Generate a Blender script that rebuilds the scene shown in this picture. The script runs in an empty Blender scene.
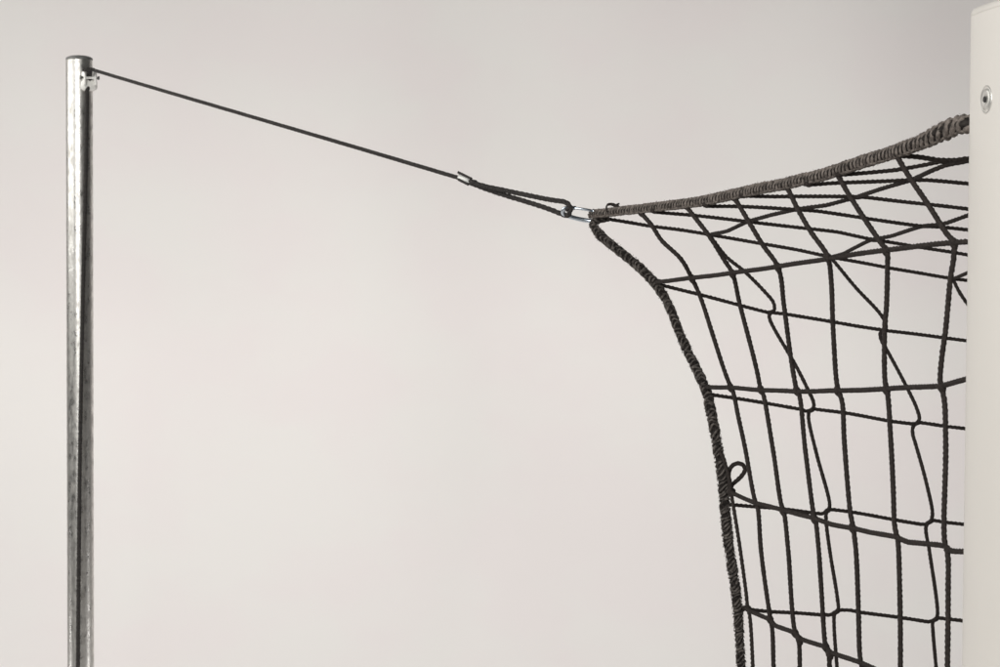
import bpy, math, random
from mathutils import Vector, Matrix, Euler

random.seed(7)
S = bpy.context.scene
COL = S.collection
R = math.radians

# ------------------------------------------------------------------ camera
CAM_H = 1.45
PITCH, ROLL = 2.0, 0.3
FPX = 1000 / 0.52                       # focal length in photo pixels
cd = bpy.data.cameras.new('camera')
cd.sensor_width = 36.0
cd.lens = 36.0 / 0.52
cd.clip_start = 0.05
cd.clip_end = 60
cam = bpy.data.objects.new('camera', cd)
COL.objects.link(cam)
cam.location = (0, 0, CAM_H)
CAM_ROT = (Matrix.Rotation(R(90 - PITCH), 3, 'X') @ Matrix.Rotation(R(ROLL), 3, 'Z'))
cam.rotation_euler = CAM_ROT.to_euler()
cd.dof.use_dof = True
cd.dof.focus_distance = 2.0
cd.dof.aperture_fstop = 22
S.camera = cam

# ------------------------------------------------------------------ world + lamps (photo studio)
W = bpy.data.worlds.new('World')
S.world = W
W.use_nodes = True
W.node_tree.nodes['Background'].inputs[0].default_value = (1.0, 0.98, 0.95, 1)
W.node_tree.nodes['Background'].inputs[1].default_value = 0.035


def area(name, loc, target, sx, sy, power, color=(1, 1, 1), spread=180):
    l = bpy.data.lights.new(name, 'AREA')
    l.shape = 'RECTANGLE'
    l.size, l.size_y = sx, sy
    l.energy = power
    l.color = color
    l.spread = R(spread)
    o = bpy.data.objects.new(name, l)
    COL.objects.link(o)
    o.location = loc
    o.rotation_euler = (Vector(target) - Vector(loc)).to_track_quat('-Z', 'Y').to_euler()
    return o


area('softbox_side', (-1.75, 2.55, 2.30), (-0.65, 2.95, 2.05), 1.6, 1.7, 22, (1.0, 0.985, 0.95))
area('softbox_front', (-0.85, -0.6, 2.40), (-0.4, 2.95, 2.1), 1.5, 1.9, 74, (1.0, 0.985, 0.96))
area('background_lamp', (-0.55, 2.9, 0.38), (-0.5, 5.2, 0.95), 5.8, 0.5, 48, (1.0, 0.98, 0.965))

S.render.engine = 'CYCLES'
S.view_settings.view_transform = 'Standard'
S.view_settings.look = 'None'
S.view_settings.exposure = 0.08
S.view_settings.gamma = 1.0


# ------------------------------------------------------------------ helpers
def P(x, y, depth):
    """point of the place seen at photo pixel x, y at this depth in metres"""
    v = Vector(((x - 500) / FPX * depth, -(y - 333.5) / FPX * depth, -depth))
    return CAM_ROT @ v + cam.location


def lerp(a, b, t):
    return a + (b - a) * t


def catmull(pts, step):
    """smooth curve through pts, resampled evenly"""
    pts = [Vector(p) for p in pts]
    if len(pts) == 2:
        dense = [pts[0].lerp(pts[1], i / 20) for i in range(21)]
    else:
        ext = [pts[0] * 2 - pts[1]] + pts + [pts[-1] * 2 - pts[-2]]
        dense = []
        for i in range(1, len(ext) - 2):
            p0, p1, p2, p3 = ext[i - 1:i + 3]
            # centripetal parametrisation avoids overshoot at uneven spacing
            t1 = max((p1 - p0).length, 1e-6) ** 0.5
            t2 = t1 + max((p2 - p1).length, 1e-6) ** 0.5
            t3 = t2 + max((p3 - p2).length, 1e-6) ** 0.5
            n = max(6, int((p2 - p1).length / step * 1.5))
            n = min(n, 400)
            for k in range(n):
                t = lerp(t1, t2, k / n)
                a1 = p0 * ((t1 - t) / t1) + p1 * (t / t1)
                a2 = p1 * ((t2 - t) / (t2 - t1)) + p2 * ((t - t1) / (t2 - t1))
                a3 = p2 * ((t3 - t) / (t3 - t2)) + p3 * ((t - t2) / (t3 - t2))
                b1 = a1 * ((t2 - t) / t2) + a2 * (t / t2)
                b2 = a2 * ((t3 - t) / (t3 - t1)) + a3 * ((t - t1) / (t3 - t1))
                dense.append(b1 * ((t2 - t) / (t2 - t1)) + b2 * ((t - t1) / (t2 - t1)))
        dense.append(pts[-1])
    out = [dense[0]]
    acc = 0.0
    total = sum((dense[i + 1] - dense[i]).length for i in range(len(dense) - 1))
    n = max(2, int(round(total / step)))
    st = total / n
    nxt = st
    for i in range(len(dense) - 1):
        a, b = dense[i], dense[i + 1]
        L = (b - a).length
        while L > 0 and acc + L >= nxt - 1e-9 and len(out) < n:
            out.append(a.lerp(b, (nxt - acc) / L))
            nxt += st
        acc += L
    out.append(dense[-1])
    return out, total


def frames(pts):
    """parallel transported frames along pts"""
    T = []
    n = len(pts)
    for i in range(n):
        d = pts[min(i + 1, n - 1)] - pts[max(i - 1, 0)]
        T.append(d.normalized() if d.length > 1e-9 else Vector((0, 0, 1)))
    up = Vector((0, 0, 1)) if abs(T[0].z) < 0.9 else Vector((0, 1, 0))
    u = (up - T[0] * up.dot(T[0])).normalized()
    F = []
    for i in range(n):
        u = (u - T[i] * u.dot(T[i]))
        u = u.normalized() if u.length > 1e-9 else T[i].orthogonal().normalized()
        F.append((T[i], u, T[i].cross(u)))
    return F


class MB:
    def __init__(self):
        self.v, self.f = [], []

    def rings(self, rings, cap=True, closed=False):
        b = len(self.v)
        k = len(rings[0])
        for r in rings:
            self.v.extend(r)
        n = len(rings)
        for i in range(n if closed else n - 1):
            j = (i + 1) % n
            for s in range(k):
                t = (s + 1) % k
                self.f.append((b + i * k + s, b + i * k + t, b + j * k + t, b + j * k + s))
        if cap and not closed:
            self.f.append(tuple(b + s for s in reversed(range(k))))
            self.f.append(tuple(b + (n - 1) * k + s for s in range(k)))

    def tube(self, pts, rad, sides=8, F=None, mod=None, closed=False):
        F = F or frames(pts)
        rr = []
        for i, p in enumerate(pts):
            t, u, w = F[i]
            r0 = rad(i / (len(pts) - 1)) if callable(rad) else rad
            ring = []
            for s in range(sides):
                a = 2 * math.pi * s / sides
                r = r0 * (mod(i, a) if mod else 1)
                ring.append(p + (u * math.cos(a) + w * math.sin(a)) * r)
            rr.append(ring)
        self.rings(rr, True, closed)

    def cord(self, ctrl, rad, step=0.0011, pitch=0.0050, amp=0.10, sides=9, wob=0.0, taut=False):
        """twine: a tube whose surface carries three lays winding round it"""
        if taut:
            ctrl = [Vector(p) for p in ctrl]
            new = [ctrl[0]]
            for a, b, c in zip(ctrl, ctrl[1:], ctrl[2:]):
                la, lc = (a - b).length, (c - b).length
                k = min(.006, la * .3, lc * .3)
                new += [b + (a - b) * (k / la), b * .6 + (b + (a - b) * (k / la) + b + (c - b) * (k / lc)) * .2, b + (c - b) * (k / lc)]
            ctrl = new + [ctrl[-1]]
        pts, L = catmull(ctrl, step)
        st = L / (len(pts) - 1)
        ph = random.uniform(0, 6)
        k = 2 * math.pi / pitch * st
        j = [random.uniform(0.93, 1.07) for _ in range(len(pts) + 1)]
        w1, w2 = random.uniform(0, 6), random.uniform(0, 6)
        if wob:
            F = frames(pts)
            pts = [p + F[i][1] * wob * math.sin(i * st * 55 + w1) + F[i][2] * wob * math.sin(i * st * 43 + w2)
                   for i, p in enumerate(pts)]
        self.tube(pts, rad, sides, mod=lambda i, a: j[i] * (1 + amp * math.cos(3 * a - k * i + ph)
                                                         + amp * 0.6 * math.cos(3 * a + k * i - ph)))

    def braid(self, ctrl, rad, lay=0.022, n=4, step=0.0013, fat=0.42, sides=6, rough=0.0, fuzz=0, fuzzlen=0.004):
        """braided rope: n strands winding each way, passing over and under, round a core"""
        pts, L = catmull(ctrl, step)
        st = L / (len(pts) - 1)
        F = frames(pts)
        m = len(pts)
        rr = [rad(i / (m - 1)) if callable(rad) else rad for i in range(m)]
        nz = [random.gauss(0, 1) for _ in range(m // 6 + 4)]
        sm = lambda i: lerp(nz[i // 6], nz[i // 6 + 1], (i % 6) / 6)
        rr = [r * (1 + rough * sm(i)) for i, r in enumerate(rr)]
        self.tube(pts, lambda t: rr[min(m - 1, int(t * (m - 1)))] * 0.62, 8, F)
        for sgn in (1, -1):
            for q in range(n):
                c = []
                srad = []
                off = random.uniform(-0.12, 0.12)
                for i in range(m):
                    s = i * st
                    th = sgn * 2 * math.pi * s / lay + 2 * math.pi * q / n + off
                    ro = rr[i] * (1 - fat) + sgn * 0.10 * rr[i] * math.sin(2 * math.pi * s * n / lay + math.pi * q)
                    t, u, w = F[i]
                    c.append(pts[i] + (u * math.cos(th) + w * math.sin(th)) * ro)
                    srad.append(rr[i] * fat)
                self.tube(c, lambda t: srad[min(m - 1, int(t * (m - 1)))], sides)
        for _ in range(fuzz):
            i = random.randrange(2, m - 2)
            t, u, w = F[i]
            a = random.uniform(0, 2 * math.pi)
            o = u * math.cos(a) + w * math.sin(a)
            p = pts[i] + o * rr[i] * 0.9
            d = (o * random.uniform(.2, 1) + t * random.uniform(-1, 1.4) + Vector((0, 0, -.3))).normalized()
            ln = random.uniform(.3, 1) * fuzzlen
            e = p + d * ln
            mid = p.lerp(e, .5) + o * ln * .12
            self.tube([p, mid, e], lambda q_: 0.00028 * (1 - .6 * q_), 3)

    def blob(self, c, rad, axis=(1, 0, 0), stretch=1.3):
        ax = Vector(axis).normalized()
        n = 7
        pts = [c + ax * rad * stretch * math.cos(math.pi * (1 - i / (n - 1))) for i in range(n)]
        rs = [max(rad * math.sin(math.pi * i / (n - 1)), rad * .05) for i in range(n)]
        fr = frames(pts)
        self.tube(pts, lambda t: rs[int(round(t * (n - 1)))], 9, fr,
                  mod=lambda i, a: 1 + .12 * math.cos(2 * a + i * 1.3))

    def box(self, c, ax, ay, az, bev=0.0):
        """box with centre c and half-axis vectors; optional bevelled rim along az"""
        c, ax, ay, az = map(Vector, (c, ax, ay, az))

        def loop(k, z):
            fx, fy = 1 - k / ax.length, 1 - k / ay.length
            g = bev
            px, py = ax.length, ay.length
            out = []
            for sx, sy in ((-1, -1), (1, -1), (1, 1), (-1, 1)):
                X, Y = sx * (px - k), sy * (py - k)
                q = [(X, Y - sy * g), (X - sx * g, Y)]
                if sx * sy < 0:
                    q.reverse()
                # keep winding order
                if (sx, sy) in ((-1, -1), (1, 1)):
                    q = [(X, Y - sy * g), (X - sx * g, Y)]
                else:
                    q = [(X - sx * g, Y), (X, Y - sy * g)]
                out += [c + ax.normalized() * a + ay.normalized() * b + z for a, b in q]
            return out
        if bev <= 0:
            rr = [[c + ax * i + ay * j + az * k for i, j in ((-1, -1), (1, -1), (1, 1), (-1, 1))] for k in (-1, 1)]
            self.rings(rr)
        else:
            zn = az.normalized()
            h = az.length
            self.rings([loop(bev * .6, -zn * h), loop(0, -zn * (h - bev * .6)),
                        loop(0, zn * (h - bev * .6)), loop(bev * .6, zn * h)])

    def lathe(self, c, axis, prof, sides=40, u=None):
        """prof: list of (radius, height along axis)"""
        ax = Vector(axis).normalized()
        u = Vector(u).normalized() if u else ax.orthogonal().normalized()
        w = ax.cross(u)
        self.rings([[Vector(c) + ax * h + (u * math.cos(2 * math.pi * s / sides) + w * math.sin(2 * math.pi * s / sides)) * r
                     for s in range(sides)] for r, h in prof])

    def build(self, name, mat, parent=None, smooth=True, origin=None, recalc=False):
        me = bpy.data.meshes.new(name)
        org = Vector(origin) if origin is not None else Vector((0, 0, 0))
        inv = Matrix.Translation(-org)
        pl = parent_world(parent)
        me.from_pydata([tuple(v - org) for v in self.v], [], self.f)
        me.validate()
        if smooth:
            me.polygons.foreach_set('use_smooth', [True] * len(me.polygons))
        me.materials.append(mat)
        if recalc:
            import bmesh
            bm = bmesh.new()
            bm.from_mesh(me)
            bmesh.ops.recalc_face_normals(bm, faces=bm.faces)
            bm.to_mesh(me)
            bm.free()
        o = bpy.data.objects.new(name, me)
        COL.objects.link(o)
        o.location = org - pl
        if parent:
            o.parent = parent
        return o


def parent_world(p):
    v = Vector((0, 0, 0))
    while p:
        v += p.location
        p = p.parent
    return v


def sharp(o, deg=35):
    m = o.data
    import bmesh
    bm = bmesh.new()
    bm.from_mesh(m)
    for e in bm.edges:
        if len(e.link_faces) == 2 and e.calc_face_angle(0) > R(deg):
            e.smooth = False
    bm.to_mesh(m)
    bm.free()
    return o


def thing(name, label, cat, loc):
    o = bpy.data.objects.new(name, None)
    o.empty_display_size = .1
    COL.objects.link(o)
    o.location = loc
    o['label'] = label
    o['category'] = cat
    return o


# ------------------------------------------------------------------ materials
def mat(name, color, rough=.6, metal=0.0, vary=0.0, scale=(200, 200, 200), bump=0.0, bscale=400, color2=None,
        detail=4, rvary=0.0, coat=0.0, trans=0.0, spec=0.5, lo=.35, hi=.65, sheen=0.0):
    m = bpy.data.materials.new(name)
    m.use_nodes = True
    nt = m.node_tree
    b = nt.nodes['Principled BSDF']
    b.inputs['Base Color'].default_value = (*color, 1)
    b.inputs['Roughness'].default_value = rough
    b.inputs['Metallic'].default_value = metal
    b.inputs['Coat Weight'].default_value = coat
    b.inputs['Transmission Weight'].default_value = trans
    b.inputs['Specular IOR Level'].default_value = spec
    b.inputs['Sheen Weight'].default_value = sheen
    tc = nt.nodes.new('ShaderNodeTexCoord')
    if vary or rvary or color2:
        mp = nt.nodes.new('ShaderNodeMapping')
        mp.inputs['Scale'].default_value = scale
        nt.links.new(tc.outputs['Object'], mp.inputs['Vector'])
        nz = nt.nodes.new('ShaderNodeTexNoise')
        nz.inputs['Scale'].default_value = 1
        nz.inputs['Detail'].default_value = detail
        nz.inputs['Roughness'].default_value = .6
        nt.links.new(mp.outputs['Vector'], nz.inputs['Vector'])
        mr = nt.nodes.new('ShaderNodeMapRange')
        mr.inputs['From Min'].default_value = lo
        mr.inputs['From Max'].default_value = hi
        nt.links.new(nz.outputs['Fac'], mr.inputs['Value'])
        mx = nt.nodes.new('ShaderNodeMix')
        mx.data_type = 'RGBA'
        c2 = color2 or tuple(c * (1 - vary) for c in color)
        mx.inputs['A'].default_value = (*color, 1)
        mx.inputs['B'].default_value = (*c2, 1)
        nt.links.new(mr.outputs['Result'], mx.inputs['Factor'])
        nt.links.new(mx.outputs['Result'], b.inputs['Base Color'])
        if rvary:
            r2 = nt.nodes.new('ShaderNodeMapRange')
            r2.inputs['To Min'].default_value = rough
            r2.inputs['To Max'].default_value = min(1, rough + rvary)
            nt.links.new(mr.outputs['Result'], r2.inputs['Value'])
            nt.links.new(r2.outputs['Result'], b.inputs['Roughness'])
    if bump:
        n2 = nt.nodes.new('ShaderNodeTexNoise')
        n2.inputs['Scale'].default_value = bscale
        n2.inputs['Detail'].default_value = 3
        nt.links.new(tc.outputs['Object'], n2.inputs['Vector'])
        bp = nt.nodes.new('ShaderNodeBump')
        bp.inputs['Strength'].default_value = bump
        bp.inputs['Distance'].default_value = .002
        nt.links.new(n2.outputs['Fac'], bp.inputs['Height'])
        nt.links.new(bp.outputs['Normal'], b.inputs['Normal'])
    return m


M_PAPER = mat('backdrop_paper', (.795, .777, .755), .95, color2=(.795, .758, .746), scale=(1.9, 1.9, 2.6), detail=3, spec=.1, lo=.42, hi=.58)
M_TWINE = mat('dark_twine', (.044, .035, .031), .8, vary=.6, scale=(500, 500, 500), bump=.5, bscale=1500, spec=.25)
M_ROPE = mat('grey_brown_rope', (.29, .25, .222), .8, color2=(.04, .034, .03), scale=(210, 210, 210), bump=.5,
             bscale=1600, spec=.25, lo=.3, hi=.72)
M_ROPECORE = mat('rope_core_shaded', (.04, .035, .031), .9, color2=(.018, .015, .014), scale=(300, 300, 300), bump=.4, bscale=1500, spec=.2)  # core darkened in colour for the shade between the binding's turns
M_EDGECORE = mat('edge_core', (.035, .03, .027), .9, color2=(.016, .013, .012), scale=(300, 300, 300), bump=.4, bscale=1500, spec=.2)
M_EDGE = mat('charcoal_rope', (.17, .15, .135), .8, color2=(.02, .017, .015), scale=(260, 260, 260), bump=.5,
             bscale=1600, spec=.3)
M_STAY = mat('black_braid', (.026, .023, .022), .7, color2=(.11, .10, .09), scale=(700, 700, 700), bump=.4, bscale=1800,
             spec=.3, lo=.5, hi=.75)
M_GALV = mat('galvanised_steel', (.74, .73, .70), .22, .95, color2=(.46, .45, .425), scale=(150, 150, 60), detail=6,
             rvary=.30, bump=.12, bscale=220)
M_CAP = mat('grey_cap', (.16, .16, .155), .5, vary=.3, scale=(90, 90, 90))
M_PLASTIC = mat('milky_plastic', (.86, .85, .81), .3, trans=.12, coat=.3, vary=.1, scale=(80, 80, 80))
M_ZINC = mat('bright_zinc', (.72, .76, .80), .12, 1.0, vary=.15, scale=(150, 150, 150))
M_PLATE = mat('dull_zinc_plate', (.62, .62, .60), .45, .7, vary=.25, scale=(300, 300, 300))
M_HOOK = mat('blue_zinc', (.68, .76, .84), .20, 1.0, vary=.2, scale=(150, 150, 150))
M_BOLT = mat('dark_bolt', (.20, .20, .19), .35, 1.0, vary=.3, scale=(150, 150, 150))
M_POST = mat('white_aluminium', (.78, .75, .70), .38, vary=.035, scale=(6, 6, 1.2), detail=3, bump=.03, bscale=700,
             spec=.45)
M_POSTCAP = mat('white_end_cap', (.76, .73, .68), .42, vary=.04, scale=(20, 20, 20))
M_SCREW = mat('stainless_screw', (.74, .73, .69), .40, .8, vary=.12, scale=(160, 160, 160))
M_SOCKET_SHADE = mat('socket_shade', (.02, .02, .02), .6, vary=.4, scale=(200, 200, 200))

# ------------------------------------------------------------------ backdrop (wall sweeping into the floor)
mb = MB()
prof = [(-3.0, 0.0), (0, 0), (2.0, 0), (3.6, 0)]
for k in range(1, 13):
    a = math.pi / 2 * k / 12
    prof.append((3.6 + 1.6 * math.sin(a), 1.6 - 1.6 * math.cos(a)) if False else (4.0 + 1.2 * math.sin(a), 1.2 - 1.2 * math.cos(a)))
prof += [(5.2, 1.2 + .1 * k) for k in range(1, 31)]
xs = [-5 + .08 * i for i in range(126)]
rows = []
for (yy, zz) in prof:
    row = []
    for x in xs:
        f = max(0, min(1, (zz - .3) / 1.0))
        fold = .020 * math.sin(x * 2.3 + .6 * zz + .4) + .014 * math.sin(x * 4.9 - .8 * zz + 1.9) + .006 * math.sin(x * 9 + zz) + .004 * math.sin(x * 3 + zz * 7)
        row.append(Vector((x, yy + fold * f, zz)))
    rows.append(row)
nx = len(xs)
for r in rows:
    mb.v.extend(r)
for i in range(len(rows) - 1):
    for j in range(nx - 1):
        mb.f.append((i * nx + j, i * nx + j + 1, (i + 1) * nx + j + 1, (i + 1) * nx + j))
bd = mb.build('backdrop', M_PAPER)
bd['kind'] = 'structure'

# ------------------------------------------------------------------ depth model of the goal
D_CORNER, D_POST = 2.20, 1.63
EDGE = [(592, 224), (601, 236), (618, 250), (640, 268), (651, 279), (660, 290), (670, 308), (680, 334), (690, 356), (698, 372),
        (703, 384), (707, 393), (710, 407), (715.5, 435), (718, 450), (721, 468), (723.5, 487), (725, 508),
        (728, 538), (731, 560), (734, 578), (737.7, 608), (739.5, 638), (741, 667)]
EDGE += [(742, 700), (744, 800), (746, 950), (747, 1150), (748, 1420)]


def edge_x(y):
    if y <= EDGE[0][1]:
        return EDGE[0][0]
    for (x0, y0), (x1, y1) in zip(EDGE, EDGE[1:]):
        if y <= y1:
            return lerp(x0, x1, (y - y0) / (y1 - y0))
    return EDGE[-1][0]


def edge_d(y):
    return lerp(D_CORNER, 2.14, max(0, min(1, (y - 224) / 250)))


def d_side(x, y):
    ex = edge_x(y)
    t = (x - ex) / (971 - ex)
    if t > 1.0:
        return D_POST + .004
    return 1 / lerp(1 / edge_d(y), 1 / D_POST, t)


def d_back(x, y):
    return edge_d(y) + .15 * max(0, x - edge_x(y)) * .00114


def d_hem(x):
    t = (x - 592) / (971 - 592)
    return 1 / lerp(1 / D_CORNER, 1 / D_POST, min(t, 1.0))


def side(pts, lift=0.0):
    return [P(x, y, d_side(x, y) - lift) for x, y in pts]


def back(pts):
    return [P(x, y, d_back(x, y)) for x, y in pts]


corner = P(592, 216, D_CORNER)

# ------------------------------------------------------------------ the net
net = thing('goal_net', 'dark square mesh goal net hanging from its thick braided top rope beside the white post', 'net', corner)

HEM = [(590.5, 214.8), (596, 213.5), (604, 213), (620, 211), (643, 208.5), (660, 206.5), (688, 203.2), (705, 200.5), (735, 194), (760, 188.5),
       (787, 183.5), (800, 180), (820, 175.5), (838, 170), (860, 162.5), (880, 156.5), (897, 151), (912, 145.5), (926, 140), (940, 133),
       (953, 127), (962, 124.5), (971, 123.5), (985, 123)]


def hem_r(t):
    tab = [(0, .0040), (.02, .0050), (.2, .0052), (.45, .0056), (.62, .0059), (.78, .0062), (.88, .0068), (.94, .0086), (1, .0080)]
    for (a, ra), (b, rb) in zip(tab, tab[1:]):
        if t <= b:
            return lerp(ra, rb, (t - a) / (b - a))
    return tab[-1][1]


hp, hl = catmull([P(x, y, d_hem(x)) for x, y in HEM], .0011)
hF = frames(hp)
hn = len(hp)
mb = MB()
mb.tube(hp, lambda t: hem_r(t) * .70, 12, hF)
for q in range(2):                       # lengthwise strands lying in the core
    c = []
    for i, p in enumerate(hp):
        t, u, w = hF[i]
        a = (-1.75, 1.5)[q] + .12 * math.sin(i * .021 + q)
        c.append(p + (u * math.cos(a) + w * math.sin(a)) * hem_r(i / (hn - 1)) * .62)
    mb.tube(c, lambda t: hem_r(t) * .36, 8)
rope = mb.build('top_rope', M_ROPECORE, net, origin=corner)
# chain stitched twine binding the rope: one slanted turn after another
mb = MB()
pos = .001
while pos < hl - .002:
    tt = pos / hl
    r = hem_r(tt)
    big = max(0, min(1, (tt - .86) / .06))
    sp = lerp(.0053, .0085, big)
    slant = lerp(.0024, .0062, big) * random.uniform(.8, 1.2)
    wr = lerp(.0014, .0025, big) * random.uniform(.78, 1.15)
    RR = (r - wr * .78) * random.uniform(.96, 1.05)
    ring = []
    for k in range(26):
        a = 2 * math.pi * k / 26
        z = pos + slant * math.sin(a + .5) + .0009 * math.sin(2 * a) + random.gauss(0, .00008)
        fi = min(max(z / hl, 0), 1) * (hn - 1)
        i0 = min(int(fi), hn - 2)
        p = hp[i0].lerp(hp[i0 + 1], fi - i0)
        t, u, w = hF[i0]
        ring.append(p + (u * math.cos(a) + w * math.sin(a)) * RR * (1 + .05 * math.sin(3 * a + pos * 900)))
    mb.tube(ring, wr, 7, closed=True)
    pos += sp * random.uniform(.82, 1.18)
for q, off in enumerate((-.95, 1.15)):   # the chain's two legs running along the rope
    c = []
    for i in range(2, hn - 2):
        t, u, w = hF[i]
        d = (cam.location - hp[i])
        a = math.atan2(d.dot(w), d.dot(u))
        sg = 1 if w.z * math.cos(a) - u.z * math.sin(a) > 0 else -1
        a += sg * off + .10 * math.sin(i * .55) + .08 * math.sin(i * .13 + q)
        c.append(hp[i] + (u * math.cos(a) + w * math.sin(a)) * hem_r(i / (hn - 1)) * .86)
    mb.cord(c[::3], .0011, amp=.16, pitch=.006, sides=7)
for _ in range(700):                     # stray fibres
    i = random.randrange(3, hn - 3)
    t, u, w = hF[i]
    a = random.uniform(0, 2 * math.pi)
    o_ = u * math.cos(a) + w * math.sin(a)
    p = hp[i] + o_ * hem_r(i / (hn - 1)) * .92
    e = p + (o_ * random.uniform(.1, .8) + t * random.uniform(-1, 1)).normalized() * random.uniform(.0012, .0032)
    mb.tube([p, p.lerp(e, .5) + o_ * .0002, e], lambda q_: .0002 * (1 - .6 * q_), 3)
mb.build('binding_twine', M_ROPE, rope, origin=corner)

mb = MB()
et = [(609, 219.3), (603, 219.6), (597, 220.6), (592.6, 223.2), (594, 227)]
ep = [P(x, y, D_CORNER - .004 + .004 * i / 5) for i, (x, y) in enumerate(et)]
vis = ep + [P(x, y, edge_d(y)) for x, y in EDGE[1:-4]]


def edge_r(t):
    tab = [(0, .0028), (.03, .0044), (.06, .0056), (.3, .0056), (.45, .0060), (.7, .0062), (.8, .0060), (1, .0053)]
    for (a, ra), (b, rb) in zip(tab, tab[1:]):
        if t <= b:
            return lerp(ra, rb, (t - a) / (b - a))
    return tab[-1][1]


epts, el = catmull(vis, .0012)
eF = frames(epts)
en = len(epts)
ej = [1 + random.gauss(0, .05) for _ in range(en // 8 + 3)]
er = lambda t: .94 * edge_r(t) * lerp(ej[int(t * (en - 1)) // 8], ej[int(t * (en - 1)) // 8 + 1], (int(t * (en - 1)) % 8) / 8)
mb.braid(epts[::4], lambda t: er(t) * .88, lay=.026, n=3, step=.0013, fat=.36)
mb.braid([P(x, y, edge_d(y)) for x, y in EDGE[-5:]], .0053, lay=.034, n=3, step=.004, fat=.36, sides=5)
edge = mb.build('edge_rope', M_EDGECORE, net, origin=corner)
mb = MB()
pos = .002
while pos < el - .004:
    tt = pos / el
    r = er(tt)
    wr = .0012 * random.uniform(.7, 1.3)
    slant = lerp(.0058, .0036, min(1, tt * 1.6)) * random.uniform(.75, 1.25)
    RR = (r - wr * .7) * random.uniform(.94, 1.06)
    ph_ = random.gauss(0, .25) + (.4 if tt < .5 else 2.2)
    ring = []
    for k in range(22):
        a = 2 * math.pi * k / 22
        z = pos + slant * math.sin(a + ph_) + .0012 * math.sin(2 * a + pos * 300)
        fi = min(max(z / el, 0), 1) * (en - 1)
        i0 = min(int(fi), en - 2)
        p = epts[i0].lerp(epts[i0 + 1], fi - i0)
        t, u, w = eF[i0]
        ring.append(p + (u * math.cos(a) + w * math.sin(a)) * RR * (1 + .06 * math.sin(3 * a + pos * 700)))
    mb.tube(ring, wr, 6, closed=True)
    pos += random.uniform(.0036, .0056)
for _ in range(3200):                    # frayed fibres, most of them brushed backwards
    i = random.randrange(12, en - 3)
    t, u, w = eF[i]
    a = random.uniform(0, 2 * math.pi)
    o_ = u * math.cos(a) + w * math.sin(a)
    p = epts[i] + o_ * er(i / (en - 1)) * .9
    e = p + (o_ * random.uniform(.1, .7) + t * random.uniform(-.5, 1.2)).normalized() * random.uniform(.0010, .0030)
    mb.tube([p, p.lerp(e, .5) + o_ * .0003, e], lambda q_: .0003 * (1 - .6 * q_), 3)
mb.build('binding_twine', M_EDGE, edge, origin=corner)

# --- side panel (nearest): verticals hang from the top rope, rows run from the edge rope to the post
V = {
    0: [(720, 452), (723.5, 458), (727, 469.5), (730, 480), (731, 490.5), (734, 510), (740, 549), (746.5, 594), (747.5, 604), (750, 617), (752.6, 666)],
    1: [(640, 210), (643, 215), (652, 226), (661, 240), (681, 259), (692, 278), (700, 296), (712, 333), (725, 372), (730.5, 386), (733.5, 393),
        (738, 415.5), (745.5, 450), (754.5, 499), (757.5, 507), (761, 549), (770, 618), (772, 629), (773.7, 666)],
    2: [(685, 203), (688, 208), (709, 236), (724, 260), (732.5, 273.5), (740, 304), (757, 372), (760.5, 388), (763.5, 395), (773, 450), (781, 503),
        (784, 512), (788, 549), (795, 632), (798.5, 640), (799.6, 666)],
    3: [(732, 194), (735, 199), (749, 222), (763, 245), (778, 267), (784, 306), (793, 372), (796.5, 389), (799.5, 396), (805.5, 451), (813, 511),
        (815.5, 520), (819, 550), (825.5, 646), (829, 655), (829.7, 666)],
    4: [(784, 183), (788, 189), (797, 207), (811, 232), (827, 256), (831, 280), (833.4, 330), (836, 379), (838, 390), (842, 402), (844.5, 441),
        (850, 511), (853, 527), (856, 551), (858.4, 611), (860, 655), (862, 667)],
    5: [(835, 170), (838, 175.5), (848, 193), (864, 218), (881, 243), (887, 251), (887.5, 266), (886.6, 306), (884.5, 330), (885, 381), (887, 390),
        (888.6, 401), (891, 441), (893, 491), (894.8, 526), (898, 540), (899, 552), (900, 617), (900.5, 667)],
    6: [(894, 151), (897.5, 157), (910, 178), (928, 204.5), (946, 232.5), (954, 243), (954, 257), (950.5, 279), (945, 333), (942, 356), (940.5, 381),
        (942, 388), (944.8, 401), (945.6, 441), (944.8, 540), (948, 555), (948, 594), (947.5, 667)],
}
N = [
    [(657, 282), (692, 278), (732.5, 273), (778, 266.5), (829, 258.5), (858, 254), (885, 250), (921, 246), (954, 242.5), (970, 241.4), (986, 241)],
    [(706, 387), (730.5, 387.7), (761, 390), (797, 391.5), (837.5, 390.8), (860, 390), (886, 389), (915, 387), (942, 386), (955, 382.5), (968, 378.8), (984, 372)],
    [(730, 492), (741, 497), (755.5, 503), (783, 510), (814.5, 518.5), (832, 524.5), (852, 528), (872, 533), (896, 536.5), (908, 542), (925, 543.8), (945, 546),
     (951, 551), (967, 551.5), (984, 552)],
    [(747, 609.5), (752, 612), (770, 619.5), (775, 625.5), (795, 633), (801, 639), (826, 647), (831, 653), (860, 662), (880, 671), (900, 680), (947, 695), (968, 700), (984, 703)],
]
RSIDE = .0024
mb = MB()
for k, pts in V.items():
    q = side(pts)
    if k > 0:
        q[0] = P(pts[0][0], pts[0][1], d_hem(pts[0][0]))
        q[1] = P(pts[1][0], pts[1][1], d_hem(pts[1][0]))
    mb.cord(q, RSIDE if k else .0021, wob=.0002)
    lx, ly = pts[-1]
    mb.cord([P(lx + dx, y, d_side(lx, 667)) for dx, y in ((0, ly), (1, 760), (2, 900), (2, 1100), (3, 1420))], RSIDE, step=.006)
for row in N:
    mb.cord(side(row), RSIDE, wob=.0002, taut=True)
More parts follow.
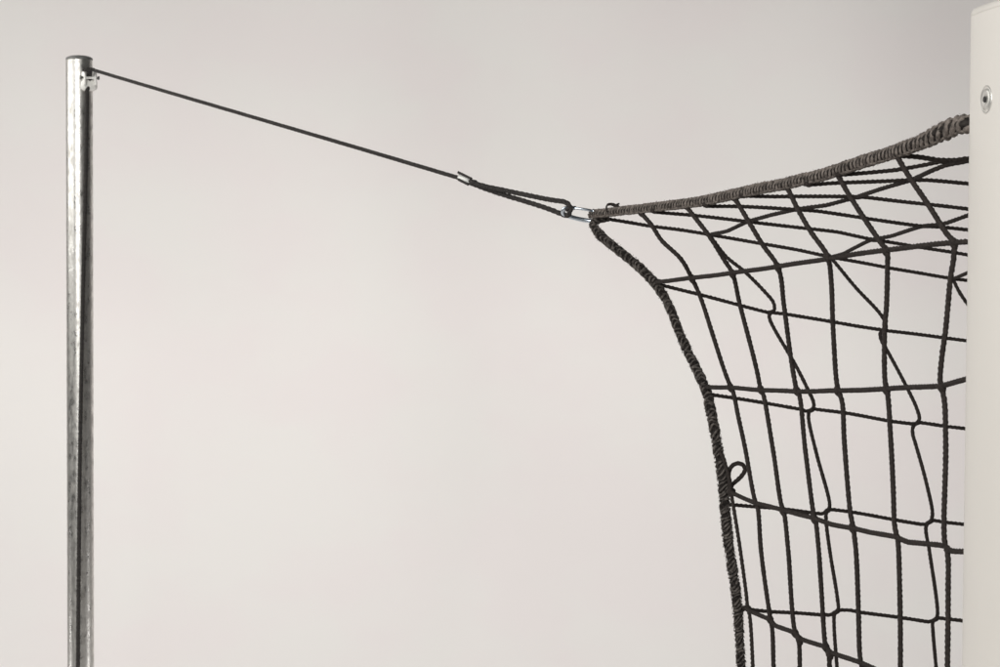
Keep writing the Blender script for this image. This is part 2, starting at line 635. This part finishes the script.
for k in range(1, 8):                   # rows below the frame
    y0 = 612 + 104 * k
    mb.cord([P(x, y0 + (x - 745) * .30, d_side(x, y0)) for x in (746, 790, 850, 910, 970, 984)], RSIDE, step=.006)
for k, pts in V.items():                # joints where twines pass through one another
    for row in N:
        for (x, y) in row:
            for (vx, vy) in pts:
                if abs(vx - x) < 3.1 and abs(vy - y) < 3.1:
                    mb.blob(P((x + vx) / 2, (y + vy) / 2 + .8, d_side(x, y) - .0006), .0039, (.3, 0, -1), 1.45)
                    break
for k in range(1, 7):
    x, y = V[k][0]
    mb.blob(P(x + 1.5, y + 3.5, d_hem(x) - .002), .0036, (.4, 0, -1), 1.2)
for x, y in ((658, 282), (707, 387.5), (731, 491), (746.5, 608)):
    mb.blob(P(x, y, edge_d(y) - .002), .0036, (1, 0, 0), 1.5)
mb.build('side_panel', M_TWINE, net, origin=corner)

# --- back panel (farther): thinner in the picture, rows descend to the right
F = [
    [(609, 219.3), (630, 222.5), (652, 226.3), (680, 230), (709, 234.6), (736, 239), (763, 244), (800, 250.5), (831, 257), (858, 262), (888, 268), (920, 273), (946, 277.6),
     (953, 278.8), (970, 281)],
    [(661, 285), (698, 294), (740, 305.6), (766, 312), (772, 312.5), (786, 314), (832, 322), (856, 326), (880, 329.5), (886, 330.5), (910, 333.5), (942, 337.7), (970, 341)],
    [(708, 394), (733.5, 398), (763.5, 403), (799.5, 409), (807, 411.3), (813, 408.8), (822, 410), (845, 413), (889.5, 421), (913, 423.8), (920, 422.5), (945.6, 426.6), (970, 429.3)],
    [(726, 504), (754.5, 506.7), (783, 509), (813, 513), (823, 513.8), (828, 509), (850, 511.7), (894.6, 520), (922, 524.3), (927, 523.8), (933, 520.2), (945.6, 522.4), (970, 525.3)],
    [(742, 610.5), (747, 607), (752, 609.6), (770, 611.6), (794.7, 613), (821, 615), (831, 615), (838, 610), (850, 610), (859, 612), (899.6, 617.6), (928, 621.8), (932, 621), (938, 617.8), (949, 619), (970, 621.5)],
]
FV = [
    [(709, 235), (713, 240), (726, 256.5), (744, 271), (764, 291), (773.5, 303), (774, 310.5), (769.5, 314.5), (770, 320), (788, 352), (795, 364), (807, 388), (813.5, 403), (813, 408.5),
     (809, 412.5), (808.5, 418), (817, 455), (829.5, 504.5), (828.6, 509), (826.3, 513), (826, 520), (830, 551), (837.5, 600), (838, 609), (834.4, 614.5), (834, 624), (837, 667)],
    [(831, 257.5), (838, 266), (856, 288), (881, 315), (886, 325), (885, 331), (880.5, 333), (881, 339), (888, 352), (905, 384), (916.7, 408), (919.5, 419), (917, 423), (913, 427.5),
     (913, 435), (915, 442), (927, 486), (932.6, 514), (931, 520.5), (926.4, 526), (929.5, 552), (937.6, 611), (937, 617), (933, 622), (933, 630), (936, 667)],
    [(953, 279), (960, 293), (971, 308), (992, 325), (1003, 352), (1018, 400), (1024, 428), (1026, 520), (1032, 620), (1035, 667)],
]
RBACK = .0021
mb = MB()
for row in F:
    ly = row[-1][1]
    ext = row + [(1010, ly + 6), (1080, ly + 16), (1180, ly + 27), (1640, ly + 62)]
    mb.cord(back(ext), RBACK, wob=.0002, taut=True)
for k, pts in enumerate(FV):
    mb.cord(back(pts), RBACK, wob=.00015)
    lx, ly = pts[-1]
    mb.cord(back([(lx, ly), (lx + 2, 760), (lx + 4, 900), (lx + 5, 1100), (lx + 6, 1420)]), RBACK, step=.006)
for x0 in (1120, 1215, 1310, 1405, 1500, 1595):      # behind the post
    mb.cord(back([(x0 - 45, 298 + (x0 - 1120) * .08), (x0 - 20, 358), (x0 - 5, 440), (x0, 540), (x0 + 4, 640), (x0 + 6, 900), (x0 + 8, 1420)]), RBACK, step=.004)
for k in range(1, 8):
    y0 = 612 + 101 * k
    mb.cord(back([(744, y0), (836, y0 + 3), (937, y0 + 6), (1035, y0 + 9), (1180, y0 + 13), (1640, y0 + 22)]), RBACK, step=.006)
for x, y in ((771, 312.5), (811, 410.5), (827, 511.3), (836, 612.3), (883, 331.5), (917.5, 423), (929, 522.5), (935, 619.8)):
    mb.blob(P(x, y, d_back(x, y)), .0029, (1, 0, .45), 1.7)
for x, y in ((709, 235), (831, 257.5), (953, 279)):
    mb.blob(P(x, y, d_back(x, y)), .0030, (1, 0, -.2), 1.5)
mb.build('back_panel', M_TWINE, net, origin=corner)

# --- top panel: sags between the top rope and the back panel
T = [
    [(650, 209), (656, 212), (688, 215), (748, 221.5), (800, 228), (838, 232), (870, 239), (885, 241.5), (917, 247), (952, 252), (971, 255.5), (1060, 266), (1170, 280)],
    [(700, 203), (708, 206), (738, 206.5), (797, 209.5), (818, 211), (868, 219), (921, 226), (940, 227), (971, 230.5), (1080, 243), (1190, 256)],
    [(738, 195), (745, 196.2), (772, 196.5), (800, 196.3), (856, 197), (868, 197.6), (928, 204.5), (971, 209.5), (1090, 220), (1200, 230)],
    [(797, 183), (810, 185), (828, 183.7), (870, 181.7), (911, 180), (928, 180.3), (971, 184), (1100, 194), (1210, 202)],
    [(835, 172), (841, 175), (868, 173), (896, 170), (924, 165), (940, 161.8), (955, 161), (971, 158.8), (1000, 160), (1110, 168)],
    [(894, 152), (899, 155.2), (920, 157), (938, 160.3), (954, 160.8), (971, 158.6), (990, 157)],
]


def d_top(x, x0):
    return d_hem(x0) + .15 * (x - x0) * .00105


def top(pts):
    (xa, ya), (xb, yb) = pts[-2:]
    out = list(pts) if xb < 1050 else pts + [(1640, yb + (yb - ya) / (xb - xa) * (1640 - xb) * .8)]
    return [P(x, y, d_top(x, pts[0][0])) for x, y in out]


RTOP = .0020
mb = MB()
for k, pts in enumerate(T):
    mb.cord(top(pts), RTOP if k < 5 else .0023, wob=.0002, taut=True)


def on_t(x, k):
    return d_top(x, T[k][0][0])


A = [P(709, 235, d_back(709, 235)), P(727, 231, 2.165), P(748, 221.7, on_t(748, 0)), P(772, 214.5, 2.06), P(797, 209.3, on_t(797, 1)),
     P(826, 205.5, 1.99), P(856, 197, on_t(856, 2)), P(883, 188.5, 1.90), P(911, 180, on_t(911, 3)), P(930, 171.5, 1.82), P(945, 165.5, on_t(945, 4)),
     P(971, 160.5, on_t(971, 4) - .01), P(1000, 155, 1.70)]
mb.cord(A, .0022, wob=.0002, taut=True)
B = [P(831, 257, d_back(831, 257)), P(843, 254, 2.2), P(870, 240, on_t(870, 0)), P(892, 236, 2.10), P(921, 226.3, on_t(921, 1)), P(945, 223.5, 2.02), P(971, 214.5, on_t(971, 2) + .01),
     P(985, 210, on_t(985, 2)), P(1040, 190, 1.88)]
mb.cord(B, .0022, wob=.0002, taut=True)
Cc = [P(953, 279, d_back(953, 279)), P(971, 271, 2.2), P(1000, 258, 2.16), P(1040, 240, 2.06)]
mb.cord(Cc, .0022, wob=.0002)
for x0 in (1075, 1170, 1265, 1360, 1455, 1550):
    mb.cord([P(x0, 298 + (x0 - 1075) * .08, d_back(x0, 298)), P(x0 + 85, 262 + (x0 - 1075) * .08, on_t(x0 + 85, 1)), P(x0 + 190, 205 + (x0 - 1075) * .06, on_t(x0 + 190, 3))], .0022)
for x, y, d in ((748, 221.7, on_t(748, 0)), (797, 209.5, on_t(797, 1)), (858, 197.2, on_t(858, 2)), (912, 180, on_t(912, 3)), (876, 240, on_t(876, 0)), (926, 226, on_t(926, 1))):
    mb.blob(P(x, y, d), .0027, (1, 0, .15), 2.4)
for k, pts in enumerate(T):
    x, y = pts[1]
    mb.blob(P(x - 2, y - 1, d_hem(x)), .0033, (1, 0, -.2), 1.3)
mb.build('top_panel', M_TWINE, net, origin=corner)

# --- little twine knot on the top rope
mb = MB()
dk = d_hem(612) - .004
mb.cord([P(x, y, dk) for x, y in ((607, 212), (606.5, 207), (608, 204.2), (612, 203.6), (615.5, 204.8), (618, 207))], .0010, step=.0008, pitch=.003)
mb.cord([P(x, y, dk - .002) for x, y in ((613, 211), (614.5, 207), (617, 204.5), (619.5, 203.6))], .0010, step=.0008, pitch=.003)
mb.cord([P(x, y, dk - .001) for x, y in ((620.5, 211), (619.5, 207), (616.5, 205.6), (613.5, 208.5))], .0010, step=.0008, pitch=.003)
mb.cord([P(x, y, dk) for x, y in ((616, 207), (611, 204.8), (607, 205.2))], .0010, step=.0008, pitch=.003)
mb.blob(P(616.3, 206.6, dk - .001), .0028, (1, 0, .6), 1.1)
mb.build('tie_knot', M_TWINE, net, origin=corner)

# --- loose loop of twine at the edge rope
mb = MB()
dl = edge_d(480) - .006
mb.cord([P(x, y, dl) for x, y in ((730.5, 489), (729, 480), (729, 472), (732, 466), (738, 463.3), (743.5, 465.5), (745, 470), (742, 475.5), (737, 480.5), (732, 485),
                                  (731, 490), (731.5, 496))], .0024, step=.0010)
mb.build('twine_loop', M_TWINE, net, origin=corner)

# ------------------------------------------------------------------ carabiner
D_CAR = D_CORNER
cc = P(582, 214.3, D_CAR)
car = thing('carabiner', 'small bright metal snap hook joining the cord loop to the net corner', 'carabiner', cc)
ax = (P(602, 218, D_CAR) - P(564, 211.5, D_CAR)).normalized()          # long axis
vw = (cc - cam.location).normalized()
upv = (Vector((0, 0, 1)) - ax * ax.z).normalized()
sidev = ax.cross(upv).normalized()
ay = (upv * .62 + sidev * .78).normalized()                              # the loop lies tilted back


def oval(u, half=.0220, wl=.0084, wr=.0102):
    a = u * 2 * math.pi
    x = math.cos(a) * half
    w = lerp(wl, wr, (x / half + 1) / 2)
    y = math.copysign(abs(math.sin(a)) ** .62, math.sin(a)) * w
    return cc + ax * x + ay * y


mb = MB()
n = 60
body = [oval(.19 + (1.03 - .19 + .0) * i / n + .14 - .0) for i in range(n + 1)]
mb.tube(body, .0026, 12)
mb.build('hook_body', M_HOOK, car, origin=cc)
mb = MB()
gate = [oval(.175 + (.325 - .175) * i / 14) for i in range(15)]
gate = [oval(.16), *gate[2:-1], oval(.335)]
mb.tube(gate, .0015, 10)
mb.lathe(oval(.335) - ay * .0005, sidev.cross(ax) if False else vw, [(.0004, -.0026), (.0014, -.0026), (.0014, .0026), (.0004, .0026)], 14)
mb.build('gate', M_HOOK, car, origin=cc)

# ------------------------------------------------------------------ net pole with its pulley
D_POLE = 2.95
PX = D_POLE / FPX
RP = 13.2 * PX
ptop = P(79.3, 60.3, D_POLE)
pbase = Vector((ptop.x, ptop.y, 0))
pole = thing('net_pole', 'galvanised round steel pole with grey domed cap standing left of the net', 'pole', pbase)
mb = MB()
mb.lathe(pbase, (0, 0, 1), [(RP, 0), (RP, ptop.z)], 96)
o = sharp(mb.build('tube', M_GALV, pole, origin=pbase))
mb = MB()
hc = 3.6 * PX
capp = [(RP * .96, -.010), (RP * .965, .0002), (RP * 1.005, .0006), (RP * 1.01, .0018)]
capp += [(RP * 1.01 * math.cos(a), .002 + hc * math.sin(a)) for a in [i * math.pi / 2 / 10 for i in range(1, 10)]]
capp += [(.0005, .002 + hc)]
mb.lathe(ptop, (0, 0, 1), capp, 64)
mb.build('end_cap', M_CAP, pole, origin=ptop)

# pulley bracket: saddle on the pole, two cheeks, axle, roller; it faces right of the camera, towards the net
to_cam = (Vector((cam.location.x, cam.location.y, 0)) - Vector((pbase.x, pbase.y, 0))).normalized()
ang = R(9)
bn = Vector((to_cam.x * math.cos(ang) - to_cam.y * math.sin(ang), to_cam.x * math.sin(ang) + to_cam.y * math.cos(ang), 0))   # outward
bt = Vector((-bn.y, bn.x, 0))                                              # sideways, to the right in the picture
if bt.x < 0:
    bt = -bt
ra = R(42)
rad_ = Vector((to_cam.x * math.cos(ra) - to_cam.y * math.sin(ra), to_cam.x * math.sin(ra) + to_cam.y * math.cos(ra), 0))
bc = Vector((pbase.x, pbase.y, P(80, 79.2, D_POLE).z)) + rad_ * (RP * 1.0)
zz = Vector((0, 0, 1))
mb = MB()
mb.box(bc + bn * .0045 - zz * .0105, bt * .0120, zz * .0088, bn * .0060, .004)
plate = mb.build('pulley_bracket', M_PLASTIC, pole, origin=bc)
for s in (-1, 1):
    q = MB()
    q.box(bc + bn * .010 + bt * (s * .0082) - zz * .0005, bn * .0085, zz * .0108, bt * .0017, .0012)
    q.build('cheek', M_PLASTIC, plate, origin=bc)
q = MB()
q.lathe(bc + bn * .014, bt, [(.0004, -.0066), (.0030, -.0066), (.0030, -.0056), (.0019, -.004), (.0019, .004), (.0030, .0056), (.0030, .0066), (.0004, .0066)], 28)
q.build('roller', M_PLASTIC, plate, origin=bc)
q = MB()
q.lathe(bc + bn * .014, bt, [(.0006, -.0155), (.0028, -.0153), (.0030, -.0125), (.0017, -.0124), (.0017, .0118), (.0030, .0119), (.0028, .0142), (.0006, .0144)], 20)
q.build('axle_bolt', M_BOLT, plate, origin=bc)

# ------------------------------------------------------------------ stay cord
sc_mid = P(280, 125, 2.55)
stay = thing('stay_cord', 'thin black braided cord stretched from the steel pole to the net corner', 'cord', sc_mid)
rc = .0027


def d_cord(x):
    t = (x - 92) / (566 - 92)
    return 1 / lerp(1 / (D_POLE - .036), 1 / D_CORNER, t)


def on_pole(x, y):
    dx = (x - lerp(79.3, 80.3, (y - 64) / 603)) * PX
    return D_POLE - math.sqrt(max(1e-6, (RP + rc + .0006) ** 2 - dx * dx))


ax0 = bc + bn * .014
over = [ax0 + bt * .0006 + bn * x + zz * z for x, z in ((-.0075, -.012), (-.0065, -.004), (-.0060, .004), (-.003, .0095))]
line = [P(94, 70.2, d_cord(94)), P(160, 89.8, d_cord(160)), P(260, 119.2, d_cord(260)), P(360, 148.6, d_cord(360)), P(459, 178, d_cord(459))]
mb = MB()
down = [(87.0, 96), (86.8, 110), (86.2, 150), (85.2, 200), (83.9, 250), (82.8, 300), (81.2, 380), (80.0, 450), (79.0, 540), (78.3, 620), (78, 667)]
lower = [P(x, y, on_pole(x, y)) for x, y in reversed(down)]
mb.braid(lower + [P(87.2, 90, on_pole(87, 90) - .001)] + over, .0033, lay=.016, n=4, step=.0013, fat=.34, sides=5)
mb.braid([over[-2], over[-1], P(90, 69.3, d_cord(92)), *line[:1], P(110, 75, d_cord(110)), *line[1:]], rc, lay=.016, n=4, step=.0016, fat=.34, sides=5)
mb.cord([P(78, 667, on_pole(78, 667)), P(77.8, 780, on_pole(77.8, 667)), P(77.8, 950, on_pole(77.8, 667))], rc, step=.005)
# the tail of the cord folded over the roller, its tip poking out left
mb.braid([P(83.2, 70.2, D_POLE - .040), P(86, 69.8, D_POLE - .041), P(90, 69.2, D_POLE - .040), P(94.5, 70.0, d_cord(94))], .0028, lay=.016, n=4, step=.0012, fat=.34, sides=5)
mb.braid([P(87.6, 69.5, D_POLE - .036), P(89, 71, D_POLE - .030), P(89.4, 74, D_POLE - .023), P(89.4, 80, D_POLE - .014)], .0040, lay=.018, n=4, step=.0012, fat=.34, sides=5)
mb.build('cord', M_STAY, stay, origin=sc_mid)

# loop running through the snap hook
mb = MB()
dl = lambda x: d_cord(x)
loop = [(470, 181.3), (477, 184), (488, 187), (500, 189.4), (515, 192.6), (530, 195.7), (545, 198.8), (556, 200.6), (564.5, 202), (569, 204.8), (570.6, 209), (569.5, 213)]
lp = [P(x, y, dl(x) - .003) for x, y in loop]
le = [(567, 215.6), (560, 213.4), (552, 210.2), (540, 206), (525, 201.3), (510, 196.8), (495, 192), (484, 188.2), (476, 185), (470, 182.6)]
lp += [P(x, y, dl(x) + .004) for x, y in le]
mb.braid(lp, .0030, lay=.017, n=4, step=.0012, fat=.34, sides=5, fuzz=120, fuzzlen=.002)
mb.braid([P(566, 210.5, D_CORNER - .006), P(569, 208.2, D_CORNER - .008), P(573, 208, D_CORNER - .006), P(575, 207.8, D_CORNER)], .0022, lay=.015, n=4, step=.0012, fat=.34, sides=5)
mb.blob(P(473.5, 183, dl(473) - .001), .0046, P(480, 185, 2.3) - P(470, 182, 2.3), 1.2)
mb.build('cord_loop', M_STAY, stay, origin=sc_mid)

# small metal tensioner plate
t0, t1 = P(458.5, 176.2, dl(458)), P(471.5, 182.6, dl(471))
tc_ = (t0 + t1) / 2
ta = (t1 - t0).normalized()
tn0 = (cam.location - tc_).normalized()
tn = (tn0 + (Vector((-.85, -.6, 2.3)) - tc_).normalized()).normalized()
tn = (tn - ta * tn.dot(ta)).normalized()
tw = tn.cross(ta).normalized()
mb = MB()
L2 = (t1 - t0).length / 2
mb.box(tc_ + tn * .002, ta * (L2 * .88), tw * .0028, tn * .0009, .0008)
mb.build('tensioner_plate', M_PLATE, stay, origin=sc_mid)
mb = MB()
for s in (-1, 1):
    e = [tc_ + tn * .0024 + tw * (s * .0039) + ta * (L2 * k) for k in (-1.1 if s > 0 else -.55, -.3, .3, .95)]
    mb.cord(e, .0016, step=.0008, pitch=.004)
mb.build('cord_turn', M_STAY, stay, origin=sc_mid)

# ------------------------------------------------------------------ goal post
TH = R(80)
fd = Vector((math.cos(TH), -math.sin(TH), 0))            # along the visible side, towards the camera
fn = Vector((-math.sin(TH), -math.cos(TH), 0))           # outward from the visible side
D_E = 1.585
E0 = P(972.6, 60, D_E)                                    # silhouette of the rear rounded corner
ZTOP = P(990, 5.8, D_E - .02).z
DEP, WID, RC, BULGE = .120, .100, .013, .0055
base = Vector((E0.x, E0.y, 0))
# rounded-rectangle section
o2 = base + (-fn) * RC + fd * RC * .55                     # centre of rear-left corner arc (approx.)


def section(inset, z):
    out = []
    r = max(.0005, RC - inset)
    cs = ((DEP - RC, RC, 0), (DEP - RC, WID - RC, 90), (RC, WID - RC, 180), (RC, RC, 270))
    raw = []
    for q, (cx, cy, a0) in enumerate(cs):
        for k in range(9):
            a = R(a0 + 90 * k / 8 - 90)
            raw.append((cx + math.cos(a) * r, cy + math.sin(a) * r))
        nx_ = cs[(q + 1) % 4]
        a = R(a0)
        p0 = (cx + math.cos(a) * r, cy + math.sin(a) * r)
        p1 = (nx_[0] + math.cos(a) * r, nx_[1] + math.sin(a) * r)
        for k in range(1, 12):
            raw.append((lerp(p0[0], p1[0], k / 12), lerp(p0[1], p1[1], k / 12)))
    for u, w in raw:                                    # the sides of the section are gently bowed out
        f = 1 - ((u - DEP / 2) / (DEP / 2)) ** 2
        w += (-1 if w < WID / 2 else 1) * BULGE * f * min(1, abs(w - WID / 2) / (WID / 2))
        out.append(base + fd * (u - .0035) - fn * (w - .0035) + Vector((0, 0, z)))
    return out


pc = base + fd * DEP / 2 - fn * WID / 2
post = thing('goal_post', 'off white metal goal post at the right edge with one bright screw', 'goal post', pc)
mb = MB()
mb.rings([section(0, 0), section(0, ZTOP - .0075)])
o = sharp(mb.build('post_profile', M_POST, post, origin=pc))
mb = MB()
cr = .0060
capr = [section(.0010, ZTOP - .0078), section(.0001, ZTOP - .0072)]
capr += [section(cr * (1 - math.cos(a)), ZTOP - cr + cr * math.sin(a)) for a in [i * math.pi / 2 / 6 for i in range(7)]]
mb.rings(capr)
mb.build('end_cap', M_POSTCAP, post, origin=pc)

# screw in the visible side
def on_face(px, py):
    """the point of the bowed side seen there, and the way it faces"""
    d = P(px, py, 1) - cam.location
    w = 0.0
    for _ in range(30):
        k = ((base - fn * (w - .0035)) - cam.location).dot(fn) / d.dot(fn)
        p = cam.location + d * k
        u = (p - base).dot(fd) + .0035
        w = -BULGE * (1 - ((u - DEP / 2) / (DEP / 2)) ** 2)
    slope = BULGE * 2 * (u - DEP / 2) / (DEP / 2) ** 2
    return p, (fn + fd * slope).normalized()


sc, fs = on_face(986.3, 99.5)
mb = MB()
mb.lathe(sc, fs, [(.0112, -.002), (.0112, .0003), (.0108, .0006), (.0101, .0006), (.0097, -.0007), (.0091, -.0007), (.0087, .0006), (.0060, .0009), (.0034, .0010), (.0030, .0006), (.0004, .0006)], 48)
scr = mb.build('screw', M_SCREW, post, origin=sc)
mb = MB()
mb.lathe(sc, fs, [(.0027, .0011), (.0027, .0019), (.0022, .0020), (.0003, .0019)], 6)  # solid raised hexagon, its black stands for the shade inside the socket
sharp(mb.build('hex_socket', M_SOCKET_SHADE, scr, smooth=False, origin=sc))
